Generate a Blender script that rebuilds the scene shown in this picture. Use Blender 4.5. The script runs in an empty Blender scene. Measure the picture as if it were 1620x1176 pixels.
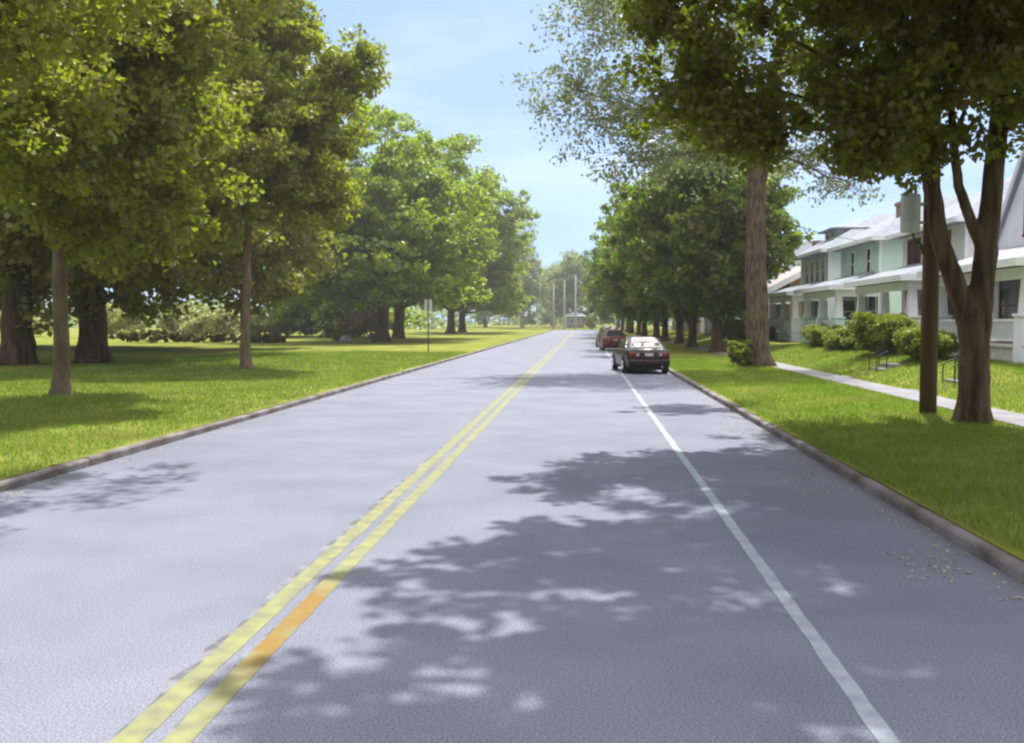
import bpy, math, random
import numpy as np
from mathutils import Vector, Matrix

sc = bpy.context.scene
COL = sc.collection
R = math.radians

# ------------------------------------------------------------------ camera, sky, sun, exposure
cam_d = bpy.data.cameras.new('camera')
cam = bpy.data.objects.new('camera', cam_d)
COL.objects.link(cam)
cam.location = (0, 0, 2.0)
cam.rotation_euler = (R(90) - math.atan(79/1550), 0, math.atan(114/1550))
cam_d.lens = 36*1550/1620
cam_d.sensor_width = 36
cam_d.clip_start = 0.05
cam_d.clip_end = 6000
sc.camera = cam

SUN_EL, SUN_AZ = R(60), R(14)
world = bpy.data.worlds.new('World')
sc.world = world
world.use_nodes = True
wn, wl = world.node_tree.nodes, world.node_tree.links
bg = wn['Background']
sky = wn.new('ShaderNodeTexSky')
sky.sky_type = 'NISHITA'
sky.sun_disc = False
sky.sun_elevation = SUN_EL
sky.sun_rotation = SUN_AZ
sky.air_density = 1.0
sky.dust_density = 0.3
sky.ozone_density = 0.8
# clear blue down to the treetops, with a breath of thin cloud
g_ = wn.new('ShaderNodeTexCoord')
a_ = wn.new('ShaderNodeVectorMath'); a_.operation = 'ADD'; a_.inputs[1].default_value = (0, 0, .4)
nv = wn.new('ShaderNodeVectorMath'); nv.operation = 'NORMALIZE'
wl.new(g_.outputs['Generated'], a_.inputs[0]); wl.new(a_.outputs[0], nv.inputs[0]); wl.new(nv.outputs[0], sky.inputs[0])
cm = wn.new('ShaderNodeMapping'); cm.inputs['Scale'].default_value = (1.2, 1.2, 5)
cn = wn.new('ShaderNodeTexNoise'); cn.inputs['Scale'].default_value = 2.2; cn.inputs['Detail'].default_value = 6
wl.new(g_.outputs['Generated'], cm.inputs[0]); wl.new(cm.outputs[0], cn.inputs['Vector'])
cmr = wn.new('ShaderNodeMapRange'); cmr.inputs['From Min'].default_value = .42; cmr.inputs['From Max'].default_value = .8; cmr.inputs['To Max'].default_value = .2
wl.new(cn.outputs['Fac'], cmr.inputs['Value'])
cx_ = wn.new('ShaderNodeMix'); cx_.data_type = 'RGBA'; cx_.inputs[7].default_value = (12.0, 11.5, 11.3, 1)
# bright unseen cloud added overhead to lift and neutralise the shade
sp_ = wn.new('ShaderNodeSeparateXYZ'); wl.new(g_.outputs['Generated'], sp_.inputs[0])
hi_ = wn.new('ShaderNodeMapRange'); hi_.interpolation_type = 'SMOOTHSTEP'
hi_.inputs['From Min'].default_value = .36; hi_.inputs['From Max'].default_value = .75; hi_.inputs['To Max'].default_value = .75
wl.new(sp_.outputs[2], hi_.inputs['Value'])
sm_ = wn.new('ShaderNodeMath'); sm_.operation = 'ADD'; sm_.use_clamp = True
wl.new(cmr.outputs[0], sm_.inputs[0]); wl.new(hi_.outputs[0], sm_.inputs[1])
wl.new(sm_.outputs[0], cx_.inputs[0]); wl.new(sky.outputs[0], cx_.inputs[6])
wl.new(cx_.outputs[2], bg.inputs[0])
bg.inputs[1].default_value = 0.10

sun_d = bpy.data.lights.new('sun', 'SUN')
sun_d.energy = 3.4
sun_d.angle = R(0.8)
sun_d.color = (1.0, 0.975, 0.94)
sun = bpy.data.objects.new('sun', sun_d)
COL.objects.link(sun)
sd = Vector((math.sin(SUN_AZ)*math.cos(SUN_EL), math.cos(SUN_AZ)*math.cos(SUN_EL), math.sin(SUN_EL)))
sun.rotation_euler = (-sd).to_track_quat('-Z', 'Y').to_euler()
sun.location = (0, 0, 60)

sc.view_settings.view_transform = 'Standard'
sc.view_settings.look = 'None'
sc.view_settings.gamma = 1
sc.view_settings.exposure = 1.17
sc.render.engine = 'CYCLES'
sc.cycles.filter_width = 2.3
sc.cycles.max_bounces = 8
sc.cycles.transmission_bounces = 6

# ------------------------------------------------------------------ helpers
class MB:
    def __init__(s):
        s.v, s.f = [], []
    def add(s, vs, fs):
        o = len(s.v)
        s.v += [tuple(p) for p in vs]
        s.f += [tuple(i + o for i in f) for f in fs]
        return s
    def box(s, x0, x1, y0, y1, z0, z1):
        return s.add([(x0,y0,z0),(x1,y0,z0),(x1,y1,z0),(x0,y1,z0),(x0,y0,z1),(x1,y0,z1),(x1,y1,z1),(x0,y1,z1)],
                     [(0,3,2,1),(4,5,6,7),(0,1,5,4),(1,2,6,5),(2,3,7,6),(3,0,4,7)])
    def tube(s, pts, rad, n=8, cap=True, wob=0, rng=None):
        pts = [Vector(p) for p in pts]
        rings = []
        for i, p in enumerate(pts):
            d = (pts[min(i+1, len(pts)-1)] - pts[max(i-1, 0)]).normalized()
            a = Vector((1,0,0)) if abs(d.x) < .8 else Vector((0,1,0))
            u = d.cross(a).normalized(); w = d.cross(u)
            ring = []
            for k in range(n):
                t = 2*math.pi*k/n
                r = rad[i]*(1 + (wob*(rng.random()-.5) if rng else 0))
                ring.append(p + u*math.cos(t)*r + w*math.sin(t)*r)
            rings.append(ring)
        vs = [q for r_ in rings for q in r_]
        fs = []
        for i in range(len(pts)-1):
            for k in range(n):
                a, b = i*n+k, i*n+(k+1) % n
                fs.append((a, a+n, b+n, b))
        if cap:
            fs.append(tuple(range(n)))
            fs.append(tuple(reversed([(len(pts)-1)*n+k for k in range(n)])))
        return s.add(vs, fs)
    def prism(s, poly, axis, a, b):
        """extrude a 2D polygon; axis 'y': poly in (x,z), 'x': poly in (y,z), 'z': poly in (x,y)"""
        def P(p, t):
            return (p[0], t, p[1]) if axis == 'y' else (t, p[0], p[1]) if axis == 'x' else (p[0], p[1], t)
        n = len(poly)
        vs = [P(p, a) for p in poly] + [P(p, b) for p in poly]
        fs = [tuple(range(n)), tuple(reversed(range(n, 2*n)))]
        for i in range(n):
            j = (i+1) % n
            fs.append((i, i+n, j+n, j))
        return s.add(vs, fs)
    def build(s, name, m, parent=None, smooth=False, bevel=0):
        me = bpy.data.meshes.new(name)
        me.from_pydata(s.v, [], s.f)
        return link(name, me, m, parent, smooth, bevel)

def link(name, me, m, parent=None, smooth=False, bevel=0):
    import bmesh
    if not isinstance(me, bpy.types.Mesh):
        raise TypeError
    bm = bmesh.new(); bm.from_mesh(me)
    if len(bm.faces) < 30000:
        bmesh.ops.recalc_face_normals(bm, faces=bm.faces)
        bm.to_mesh(me)
    bm.free()
    me.materials.append(m)
    if smooth:
        me.polygons.foreach_set('use_smooth', [True]*len(me.polygons))
    o = bpy.data.objects.new(name, me)
    COL.objects.link(o)
    if parent: o.parent = parent
    if bevel:
        b = o.modifiers.new('bevel', 'BEVEL'); b.width = bevel; b.segments = 2; b.limit_method = 'ANGLE'
    return o

def tag(o, label=None, cat=None, group=None, kind=None):
    if label: o['label'] = label
    if cat: o['category'] = cat
    if group: o['group'] = group
    if kind: o['kind'] = kind
    return o

def thing(name, label, cat, loc=(0,0,0), rz=0, group=None):
    o = bpy.data.objects.new(name, None)
    COL.objects.link(o)
    o.location = loc; o.rotation_euler = (0, 0, rz)
    o.empty_display_size = .2
    return tag(o, label, cat, group)

def copy_tree(o, loc, rz=0, scale=None, label=None):
    def rec(src, par):
        c = src.copy(); COL.objects.link(c)
        if par: c.parent = par
        for ch in kids.get(src.name, []): rec(ch, c)
        return c
    kids = {}
    def walk(p):
        kids[p.name] = list(p.children)
        for ch in p.children: walk(ch)
    walk(o)
    c = rec(o, None)
    c.location = loc; c.rotation_euler = (0, 0, rz)
    if scale: c.scale = scale
    if label: c['label'] = label
    return c

# ------------------------------------------------------------------ materials
def mat(name, c1, c2=None, scale=5, rough=.8, detail=4, bump=0, bscale=40, spec=.3, metallic=0, coat=0, contrast=(.35,.65), stretch=(1,1,1)):
    m = bpy.data.materials.new(name); m.use_nodes = True
    n, l = m.node_tree.nodes, m.node_tree.links
    p = n['Principled BSDF']
    p.inputs['Roughness'].default_value = rough
    p.inputs['Specular IOR Level'].default_value = spec
    p.inputs['Metallic'].default_value = metallic
    p.inputs['Coat Weight'].default_value = coat
    tc = n.new('ShaderNodeTexCoord')
    mp = n.new('ShaderNodeMapping'); mp.inputs['Scale'].default_value = stretch
    l.new(tc.outputs['Object'], mp.inputs[0])
    c2 = c2 or tuple(c*.85 for c in c1)
    nz = n.new('ShaderNodeTexNoise'); nz.inputs['Scale'].default_value = scale; nz.inputs['Detail'].default_value = detail
    l.new(mp.outputs[0], nz.inputs['Vector'])
    cr = n.new('ShaderNodeValToRGB')
    cr.color_ramp.elements[0].position, cr.color_ramp.elements[1].position = contrast
    cr.color_ramp.elements[0].color = (*c1, 1); cr.color_ramp.elements[1].color = (*c2, 1)
    l.new(nz.outputs['Fac'], cr.inputs[0]); l.new(cr.outputs[0], p.inputs['Base Color'])
    if bump:
        nb = n.new('ShaderNodeTexNoise'); nb.inputs['Scale'].default_value = bscale; nb.inputs['Detail'].default_value = 3
        l.new(mp.outputs[0], nb.inputs['Vector'])
        b = n.new('ShaderNodeBump'); b.inputs['Strength'].default_value = bump; b.inputs['Distance'].default_value = .02
        l.new(nb.outputs['Fac'], b.inputs['Height']); l.new(b.outputs[0], p.inputs['Normal'])
    return m

def siding(name, c1, pitch=.14):
    m = mat(name, c1, tuple(c*.9 for c in c1), 1.2, .6)
    n, l = m.node_tree.nodes, m.node_tree.links
    p = n['Principled BSDF']
    tc = n.new('ShaderNodeTexCoord'); sp = n.new('ShaderNodeSeparateXYZ'); l.new(tc.outputs['Object'], sp.inputs[0])
    d = n.new('ShaderNodeMath'); d.operation = 'DIVIDE'; d.inputs[1].default_value = pitch; l.new(sp.outputs[2], d.inputs[0])
    fr = n.new('ShaderNodeMath'); fr.operation = 'FRACT'; l.new(d.outputs[0], fr.inputs[0])
    b = n.new('ShaderNodeBump'); b.inputs['Strength'].default_value = 1; b.inputs['Distance'].default_value = .03; b.invert = True
    l.new(fr.outputs[0], b.inputs['Height']); l.new(b.outputs[0], p.inputs['Normal'])
    return m

def shingle(name, c1, c2):
    m = mat(name, c1, c2, 3, .9, bump=.4, bscale=18)
    n, l = m.node_tree.nodes, m.node_tree.links
    return m

def leafmat(name, refl, trans, tmix=.45, gloss=.05, var=.45, dry=None):
    m = bpy.data.materials.new(name); m.use_nodes = True
    n, l = m.node_tree.nodes, m.node_tree.links
    n.remove(n['Principled BSDF'])
    out = n['Material Output']
    geo = n.new('ShaderNodeNewGeometry')
    tc = n.new('ShaderNodeTexCoord')
    nz = n.new('ShaderNodeTexNoise'); nz.inputs['Scale'].default_value = .45; nz.inputs['Detail'].default_value = 2
    l.new(tc.outputs['Object'], nz.inputs['Vector'])
    ad = n.new('ShaderNodeMath'); ad.operation = 'ADD'
    l.new(geo.outputs['Random Per Island'], ad.inputs[0]); l.new(nz.outputs['Fac'], ad.inputs[1])
    def col(c):
        cr = n.new('ShaderNodeMapRange'); cr.inputs['From Min'].default_value = .1; cr.inputs['From Max'].default_value = 1.5
        cr.inputs['To Min'].default_value = 1-var; cr.inputs['To Max'].default_value = 1+var
        l.new(ad.outputs[0], cr.inputs['Value'])
        mx = n.new('ShaderNodeVectorMath'); mx.operation = 'SCALE'; mx.inputs[0].default_value = c
        l.new(cr.outputs[0], mx.inputs['Scale'])
        if dry:
            n2 = n.new('ShaderNodeTexNoise'); n2.inputs['Scale'].default_value = .55; n2.inputs['Detail'].default_value = 6; n2.inputs['Roughness'].default_value = .7
            l.new(tc.outputs['Object'], n2.inputs['Vector'])
            mr2 = n.new('ShaderNodeMapRange'); mr2.inputs['From Min'].default_value = .46; mr2.inputs['From Max'].default_value = .66; l.new(n2.outputs['Fac'], mr2.inputs['Value'])
            mm = n.new('ShaderNodeMix'); mm.data_type = 'VECTOR'; mm.inputs[4].default_value = c; mm.inputs[5].default_value = dry
            l.new(mr2.outputs[0], mm.inputs[0]); l.new(mm.outputs[1], mx.inputs[0])
        return mx.outputs[0]
    d = n.new('ShaderNodeBsdfDiffuse'); l.new(col(refl), d.inputs[0])
    t = n.new('ShaderNodeBsdfTranslucent'); l.new(col(trans), t.inputs[0])
    g = n.new('ShaderNodeBsdfGlossy'); g.inputs['Roughness'].default_value = .45; g.inputs[0].default_value = (.9,.9,.9,1)
    m1 = n.new('ShaderNodeMixShader'); m1.inputs[0].default_value = tmix; l.new(d.outputs[0], m1.inputs[1]); l.new(t.outputs[0], m1.inputs[2])
    m2 = n.new('ShaderNodeMixShader'); m2.inputs[0].default_value = gloss; l.new(m1.outputs[0], m2.inputs[1]); l.new(g.outputs[0], m2.inputs[2])
    l.new(m2.outputs[0], out.inputs['Surface'])
    return m

def glassmat(name, c, rough=.08):
    m = mat(name, c, tuple(x*.8 for x in c), 2, rough, spec=.6)
    return m

M = {}
# asphalt: fine aggregate speckle over broad mottling
m = mat('asphalt', (.150,.159,.197), (.184,.192,.232), .7, .85, 5, bump=.16, bscale=120, spec=.25)
n_, l_ = m.node_tree.nodes, m.node_tree.links
tc = n_.new('ShaderNodeTexCoord'); nz = n_.new('ShaderNodeTexNoise'); nz.inputs['Scale'].default_value = 75; nz.inputs['Detail'].default_value = 2
l_.new(tc.outputs['Object'], nz.inputs['Vector'])
mr = n_.new('ShaderNodeMapRange'); mr.inputs['From Min'].default_value = .3; mr.inputs['From Max'].default_value = .7; mr.inputs['To Min'].default_value = .6; mr.inputs['To Max'].default_value = 1.4
l_.new(nz.outputs['Fac'], mr.inputs['Value'])
mx = n_.new('ShaderNodeVectorMath'); mx.operation = 'SCALE'
cr = [x for x in n_ if x.type == 'VALTORGB'][0]
l_.new(cr.outputs[0], mx.inputs[0]); l_.new(mr.outputs[0], mx.inputs['Scale'])
l_.new(mx.outputs[0], n_['Principled BSDF'].inputs['Base Color'])
M['asphalt'] = m
M['yellow_paint'] = mat('yellow_paint', (.245,.25,.10), (.165,.17,.10), 6, .7, 6, bump=.2, bscale=90)
# the right hand line carries an orange stain about two metres long
m = mat('stained_paint', (.245,.25,.10), (.165,.17,.10), 6, .7, 6, bump=.2, bscale=90)
n_, l_ = m.node_tree.nodes, m.node_tree.links
tc = n_.new('ShaderNodeTexCoord'); sx = n_.new('ShaderNodeSeparateXYZ'); l_.new(tc.outputs['Object'], sx.inputs[0])
nz = n_.new('ShaderNodeTexNoise'); nz.inputs['Scale'].default_value = 3.2; nz.inputs['Detail'].default_value = 5
l_.new(tc.outputs['Object'], nz.inputs['Vector'])
def ramp_(a0, a1, src, lo=0., hi=1.):
    r_ = n_.new('ShaderNodeMapRange'); r_.interpolation_type = 'SMOOTHSTEP'
    r_.inputs['From Min'].default_value, r_.inputs['From Max'].default_value = a0, a1
    r_.inputs['To Min'].default_value, r_.inputs['To Max'].default_value = lo, hi
    l_.new(src, r_.inputs['Value']); return r_.outputs[0]
def mul_(a0, a1):
    q_ = n_.new('ShaderNodeMath'); q_.operation = 'MULTIPLY'; l_.new(a0, q_.inputs[0]); l_.new(a1, q_.inputs[1]); return q_.outputs[0]
fac_ = mul_(mul_(ramp_(5.0, 5.8, sx.outputs[1]), ramp_(6.95, 7.45, sx.outputs[1], 1, 0)), ramp_(.46, .66, nz.outputs['Fac'], 1, .3))
mo = n_.new('ShaderNodeMix'); mo.data_type = 'RGBA'; mo.inputs[7].default_value = (.215, .13, .022, 1)
l_.new(fac_, mo.inputs[0]); l_.new([x for x in n_ if x.type == 'VALTORGB'][0].outputs[0], mo.inputs[6])
l_.new(mo.outputs[2], n_['Principled BSDF'].inputs['Base Color'])
M['stained_paint'] = m
M['white_paint'] = mat('white_paint', (.36,.40,.43), (.27,.30,.34), 7, .7, 6, bump=.2, bscale=90)
M['tar'] = mat('tar', (.10,.095,.105), (.2,.2,.22), 5, .7, 5, contrast=(.4,.6))
M['kerb'] = mat('kerb_concrete', (.11,.085,.066), (.235,.215,.205), 1.6, .9, 7, bump=.5, bscale=25)
M['concrete'] = mat('sidewalk_concrete', (.19,.187,.197), (.255,.25,.262), 1.5, .9, 6, bump=.3, bscale=30)
M['soil_grass'] = mat('lawn', (.12,.145,.018), (.22,.24,.045), .5, .95, 8, bump=.8, bscale=18, spec=.05)
M['blade'] = leafmat('grass_blade', (.14,.19,.018), (.17,.31,.018), .42, .03, .4, (.28,.31,.06))
M['meadow'] = mat('meadow', (.15,.16,.03), (.24,.22,.07), .2, .95, 8, bump=.8, bscale=9, spec=.05)
M['bark_dark'] = mat('bark_brown', (.055,.034,.017), (.155,.098,.055), 7, .95, 8, bump=1, bscale=16, contrast=(.38,.62), stretch=(1,1,.14))
M['bark_pale'] = mat('bark_pale', (.14,.092,.055), (.25,.175,.115), 5, .95, 6, bump=.7, bscale=16, stretch=(1,1,.3))
M['bark_grey'] = mat('bark_grey', (.07,.046,.03), (.185,.13,.09), 8, .95, 6, bump=.8, bscale=14, stretch=(1,1,.3))
M['pole_wood'] = mat('pole_wood', (.075,.042,.023), (.12,.072,.042), 5, .9, 5, bump=.4, bscale=20, stretch=(1,1,.08))
M['leaf_park'] = leafmat('leaf_park', (.21,.175,.013), (.31,.39,.018), .45)
M['leaf_oak'] = leafmat('leaf_oak', (.18,.14,.011), (.27,.33,.016), .42)
M['leaf_mid'] = leafmat('leaf_mid', (.17,.205,.015), (.29,.42,.017), .45)
M['leaf_maple'] = leafmat('leaf_maple', (.13,.085,.007), (.22,.32,.010), .42)
M['leaf_row'] = leafmat('leaf_row', (.13,.115,.010), (.20,.36,.012), .4)
M['leaf_sparse'] = leafmat('leaf_sparse', (.2,.21,.1), (.26,.32,.12), .4)
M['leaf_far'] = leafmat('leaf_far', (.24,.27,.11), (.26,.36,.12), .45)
M['leaf_shrub'] = leafmat('leaf_shrub', (.36,.37,.14), (.40,.44,.14), .45)
M['leaf_hedge'] = leafmat('leaf_hedge', (.17,.17,.014), (.24,.33,.014), .42)
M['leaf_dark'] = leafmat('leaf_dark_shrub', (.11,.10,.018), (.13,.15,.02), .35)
M['white'] = mat('white_trim', (.80,.81,.82), (.74,.75,.76), 2, .55)
M['win_glass'] = glassmat('window_glass', (.05,.045,.045))
M['red_frame'] = mat('red_window_trim', (.16,.04,.03), None, 3, .5)
M['dark_trim'] = mat('dark_trim', (.08,.06,.05), None, 3, .6)
M['brick'] = mat('brick', (.26,.12,.08), (.34,.19,.14), 8, .9)
M['steel'] = mat('galvanised_steel', (.42,.42,.43), (.5,.5,.52), 6, .5, metallic=.5)
M['pale_pole'] = mat('weathered_pole', (.30,.29,.28), (.38,.36,.34), 5, .8)
M['sign_back'] = mat('sign_back', (.62,.6,.62), (.55,.53,.56), 6, .5)
M['rust_post'] = mat('brown_post', (.10,.06,.035), (.14,.09,.05), 6, .8)
M['iron'] = mat('black_iron', (.03,.026,.024), None, 5, .5)
M['cabinet'] = mat('grey_cabinet', (.42,.42,.42), (.5,.5,.5), 3, .5)
M['stone'] = mat('white_stone', (.6,.62,.66), (.5,.52,.55), 4, .8, bump=.5, bscale=10)
M['yellow_hyd'] = mat('hydrant_yellow', (.6,.5,.08), None, 5, .5)
M['tyre'] = mat('tyre_rubber', (.02,.018,.017), None, 8, .8)
M['rim'] = mat('alloy_rim', (.6,.6,.62), (.5,.5,.52), 8, .3, metallic=.7)
M['car_glass'] = glassmat('car_glass', (.06,.06,.065), .05)
M['car_glass'].node_tree.nodes['Principled BSDF'].inputs['IOR'].default_value = 2.6
M['car_glass'].node_tree.nodes['Principled BSDF'].inputs['Specular IOR Level'].default_value = .9
M['tail'] = mat('tail_lens', (.22,.02,.01), (.16,.015,.008), 20, .35, spec=.4)
M['plate'] = mat('plate', (.6,.58,.55), None, 10, .5)
M['lens_clear'] = mat('clear_lens', (.55,.5,.5), None, 10, .2)
M['litter'] = leafmat('dry_litter', (.42,.38,.28), (.25,.22,.14), .25, .02, .4)

# ------------------------------------------------------------------ ground, road, kerbs
XL, XR = -6.80, 3.34          # kerb faces
YEND = 222.0
def grid(name, xs, ys, zf, m, parent=None):
    v = [(x, y, zf(x, y)) for y in ys for x in xs]
    nx = len(xs)
    f = [(j*nx+i, j*nx+i+1, (j+1)*nx+i+1, (j+1)*nx+i) for j in range(len(ys)-1) for i in range(nx-1)]
    me = bpy.data.meshes.new(name); me.from_pydata(v, [], f)
    return link(name, me, m, parent, True)

def und(x, y):
    return .045*math.sin(x*.31+1.3)*math.sin(y*.21) + .03*math.sin(x*.9+y*.55)
def z_left(x, y):
    t = max(0, XL-.2-x)
    return .122 + min(1, t/3)*(und(x, y)+.012) + .004*max(0, t-25)
def z_right(x, y):
    P = [(3.4,.122),(5.5,.16),(7.55,.145),(8.8,.15),(9.1,.22),(10,.46),(11,.70),(12.5,.80),(200,.9)]
    for (a, za), (b, zb) in zip(P, P[1:]):
        if x <= b:
            return za + (zb-za)*(x-a)/(b-a) + (und(x, y)*.35*min(1, (x-3.5)/2) if x < 7 else 0)
    return .9

ground = grid('ground', [-3000, -120, 120, 3000], [-60, 245, 700, 4000], lambda x, y: -.06, M['meadow'])
tag(ground, kind='structure')
ys_l = [ -20 + i*2.0 for i in range(122)]
ys_l[-1] = YEND-.16
lawn_l = grid('lawn_park_side', [XL-.113] + [XL-.18-i*.8 for i in range(1, 8)] + [-14-i*3.0 for i in range(60)], ys_l, z_left, M['soil_grass'])
tag(lawn_l, kind='structure')
ys_r = [-20 + i*2.0 for i in range(122)]; ys_r[-1] = YEND-.16
lawn_r = grid('lawn_house_side', [XR+.113, 4, 4.7, 5.5, 6.3, 7, 7.55, 8.8, 9.1, 9.5, 10, 10.5, 11, 12.5, 16, 30, 60, 120], ys_r, z_right, M['soil_grass'])
tag(lawn_r, kind='structure')
road = grid('road', [XL, -2, XR], [-20, 0, 60, 130, YEND], lambda x, y: 0, M['asphalt'])
tag(road, kind='structure')
cross = grid('cross_road', [-300, XL-3, XR+3, 300], [YEND, YEND+9], lambda x, y: .0, M['asphalt'])
tag(cross, kind='structure')
verge = grid('grass_verge', [-300, -60, 0, 60, 300], [YEND+9.15, YEND+14, YEND+40, 300], lambda x, y: .12+.01*(y-231), M['soil_grass'])
tag(verge, kind='structure')

def strip(name, x, w, y0, y1, z, m, parent, jag=.006, step=.25, seed=1):
    rng = random.Random(seed)
    n = int((y1-y0)/step)
    if n > 500: 
        ys = [y0 + (y1-y0)*(i/400)**2 for i in range(401)]
    else:
        ys = [y0 + (y1-y0)*i/n for i in range(n+1)]
    v, f = [], []
    for y in ys:
        v += [(x-w/2+rng.uniform(-jag, jag), y, z), (x+w/2+rng.uniform(-jag, jag), y, z)]
    for i in range(len(ys)-1):
        f.append((2*i, 2*i+1, 2*i+3, 2*i+2))
    me = bpy.data.meshes.new(name); me.from_pydata(v, [], f)
    return link(name, me, m, parent)
for x in (-2.255, -1.995):
    strip('tar_edge', x, .06, 1, 60, .0015, M['tar'], road, .03, seed=int(-x*100))
strip('yellow_line', -2.165, .145, 1, YEND-8, .003, M['yellow_paint'], road, seed=2)
strip('yellow_line', -1.93, .145, 1, YEND-8, .003, M['stained_paint'], road, seed=3)
strip('white_line', 1.455, .10, 1, YEND-8, .003, M['white_paint'], road, seed=5)

def kerb(xf, side, label):
    """concrete kerb in 3 m lengths, rounded nose; side -1 = left of the road"""
    b = MB()
    rng = random.Random(int(xf*10)+50)
    y = -20.0
    while y < YEND-4:
        e = min(y+3.0, YEND-4) - .012
        dz = rng.uniform(-.008, .008); dx = rng.uniform(-.008, .008)
        prof = [(0,-.05),(0,.085),(.012,.108),(.03,.116),(.115,.118),(.115,-.05)]
        b.prism([(xf+dx+side*p[0], p[1]+dz) for p in prof], 'y', y, e)
        y += 3.0
    # quarter-round return into the cross road
    n = 8; prev = None
    for k in range(n):
        a0, a1 = math.pi/2*k/n, math.pi/2*(k+1)/n
        r0 = 4.0
        cx, cy = xf+side*r0, YEND-4
        q = []
        for a in (a0, a1):
            for rr in (r0, r0-.165):
                q.append((cx-side*rr*math.cos(a), cy+rr*math.sin(a)))
        b.add([(q[0][0],q[0][1],-.05),(q[2][0],q[2][1],-.05),(q[3][0],q[3][1],-.05),(q[1][0],q[1][1],-.05),
               (q[0][0],q[0][1],.14),(q[2][0],q[2][1],.14),(q[3][0],q[3][1],.14),(q[1][0],q[1][1],.14)],
              [(0,1,2,3),(4,7,6,5),(0,4,5,1),(1,5,6,2),(2,6,7,3),(3,7,4,0)])
    o = b.build('kerb', M['kerb'])
    tag(o, kind='structure')
kerb(XL, -1, ''); kerb(XR, 1, '')
# pavement slabs on the house side
b = MB(); y = -10.0
while y < YEND-6:
    b.box(7.68, 8.68, y, y+1.485, .05, .168); y += 1.5
pav = b.build('pavement', M['concrete'], bevel=.008); tag(pav, kind='structure')

# ------------------------------------------------------------------ trees
def lobe_points(lobes, n, seed, shell=2.4, gap=.0):
    rng = np.random.default_rng(seed)
    L = np.array(lobes, float)
    vol = (L[:,3]*L[:,4]*L[:,5])**.8
    cnt = np.maximum(3, (n*vol/vol.sum()).astype(int))
    P, I = [], []
    for k, (c, m_) in enumerate(zip(cnt, L)):
        m2 = int(c*(1+gap*1.5))+2
        d = rng.normal(size=(m2,3)); d /= np.linalg.norm(d, axis=1)[:,None]
        r = rng.random(m2)**(1/shell)
        # ragged outline
        wob = 1 + .16*np.sin(d[:,0]*5+k)*np.sin(d[:,1]*6+k*2)+.1*np.sin(d[:,2]*9+k*3)
        p = m_[:3] + d*r[:,None]*wob[:,None]*m_[3:]
        if gap:
            s = np.sin(p[:,0]*1.9+k)+np.sin(p[:,1]*2.3+1.7*k)+np.sin(p[:,2]*2.7+.6*k)
            p = p[np.argsort(s)][int(len(p)*gap*.55):]
        P.append(p); I.append(np.full(len(p), k))
    return np.concatenate(P), np.concatenate(I)

def leaf_mesh(name, cen, spread, per, size, seed, m, parent, flat=.75, up=.8, droop=.15):
    rng = np.random.default_rng(seed+77)
    cen = np.asarray(cen)
    n = len(cen)*per
    d = rng.normal(size=(n,3)); d /= np.maximum(1e-6, np.linalg.norm(d, axis=1))[:,None]
    d *= (rng.random(n)**.5)[:,None]
    sc_ = np.repeat(.65+.7*rng.random(len(cen)), per)
    c = np.repeat(cen, per, 0) + d*spread*sc_[:,None]*np.array([1,1,flat])
    nn = rng.normal(size=(n,3)) + np.array([0,0,up]); nn /= np.linalg.norm(nn, axis=1)[:,None]
    t = np.cross(nn, rng.normal(size=(n,3))); t /= np.maximum(1e-6, np.linalg.norm(t, axis=1))[:,None]
    bb = np.cross(nn, t)
    Ln = (size*(.65+.7*rng.random(n)))[:,None]
    V = np.empty((n,4,3))
    V[:,0] = c - t*Ln*.5
    V[:,1] = c - t*Ln*.08 + bb*Ln*.42 + nn*Ln*.10
    V[:,2] = c + t*Ln*.55 - nn*Ln*droop
    V[:,3] = c - t*Ln*.08 - bb*Ln*.42 + nn*Ln*.10
    i = np.arange(n)*4
    F = np.concatenate([np.stack([i,i+1,i+2],1), np.stack([i,i+2,i+3],1)])
    me = bpy.data.meshes.new(name)
    me.vertices.add(n*4); me.vertices.foreach_set('co', V.reshape(-1))
    me.loops.add(len(F)*3); me.loops.foreach_set('vertex_index', F.reshape(-1).astype(np.int32))
    me.polygons.add(len(F)); me.polygons.foreach_set('loop_start', (np.arange(len(F))*3).astype(np.int32))
    me.update(calc_edges=True)
    me.materials.append(m)
    o = bpy.data.objects.new(name, me); COL.objects.link(o)
    if parent: o.parent = parent
    return o

def bez(a, b, sag, rng, n=5):
    a, b = Vector(a), Vector(b)
    L = (b-a).length
    mid = (a+b)/2 + Vector((rng.uniform(-1,1), rng.uniform(-1,1), rng.uniform(-.3,1)))*L*sag
    return [a*(1-t)**2 + mid*2*t*(1-t) + b*t*t for t in [i/(n-1) for i in range(n)]]

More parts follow.
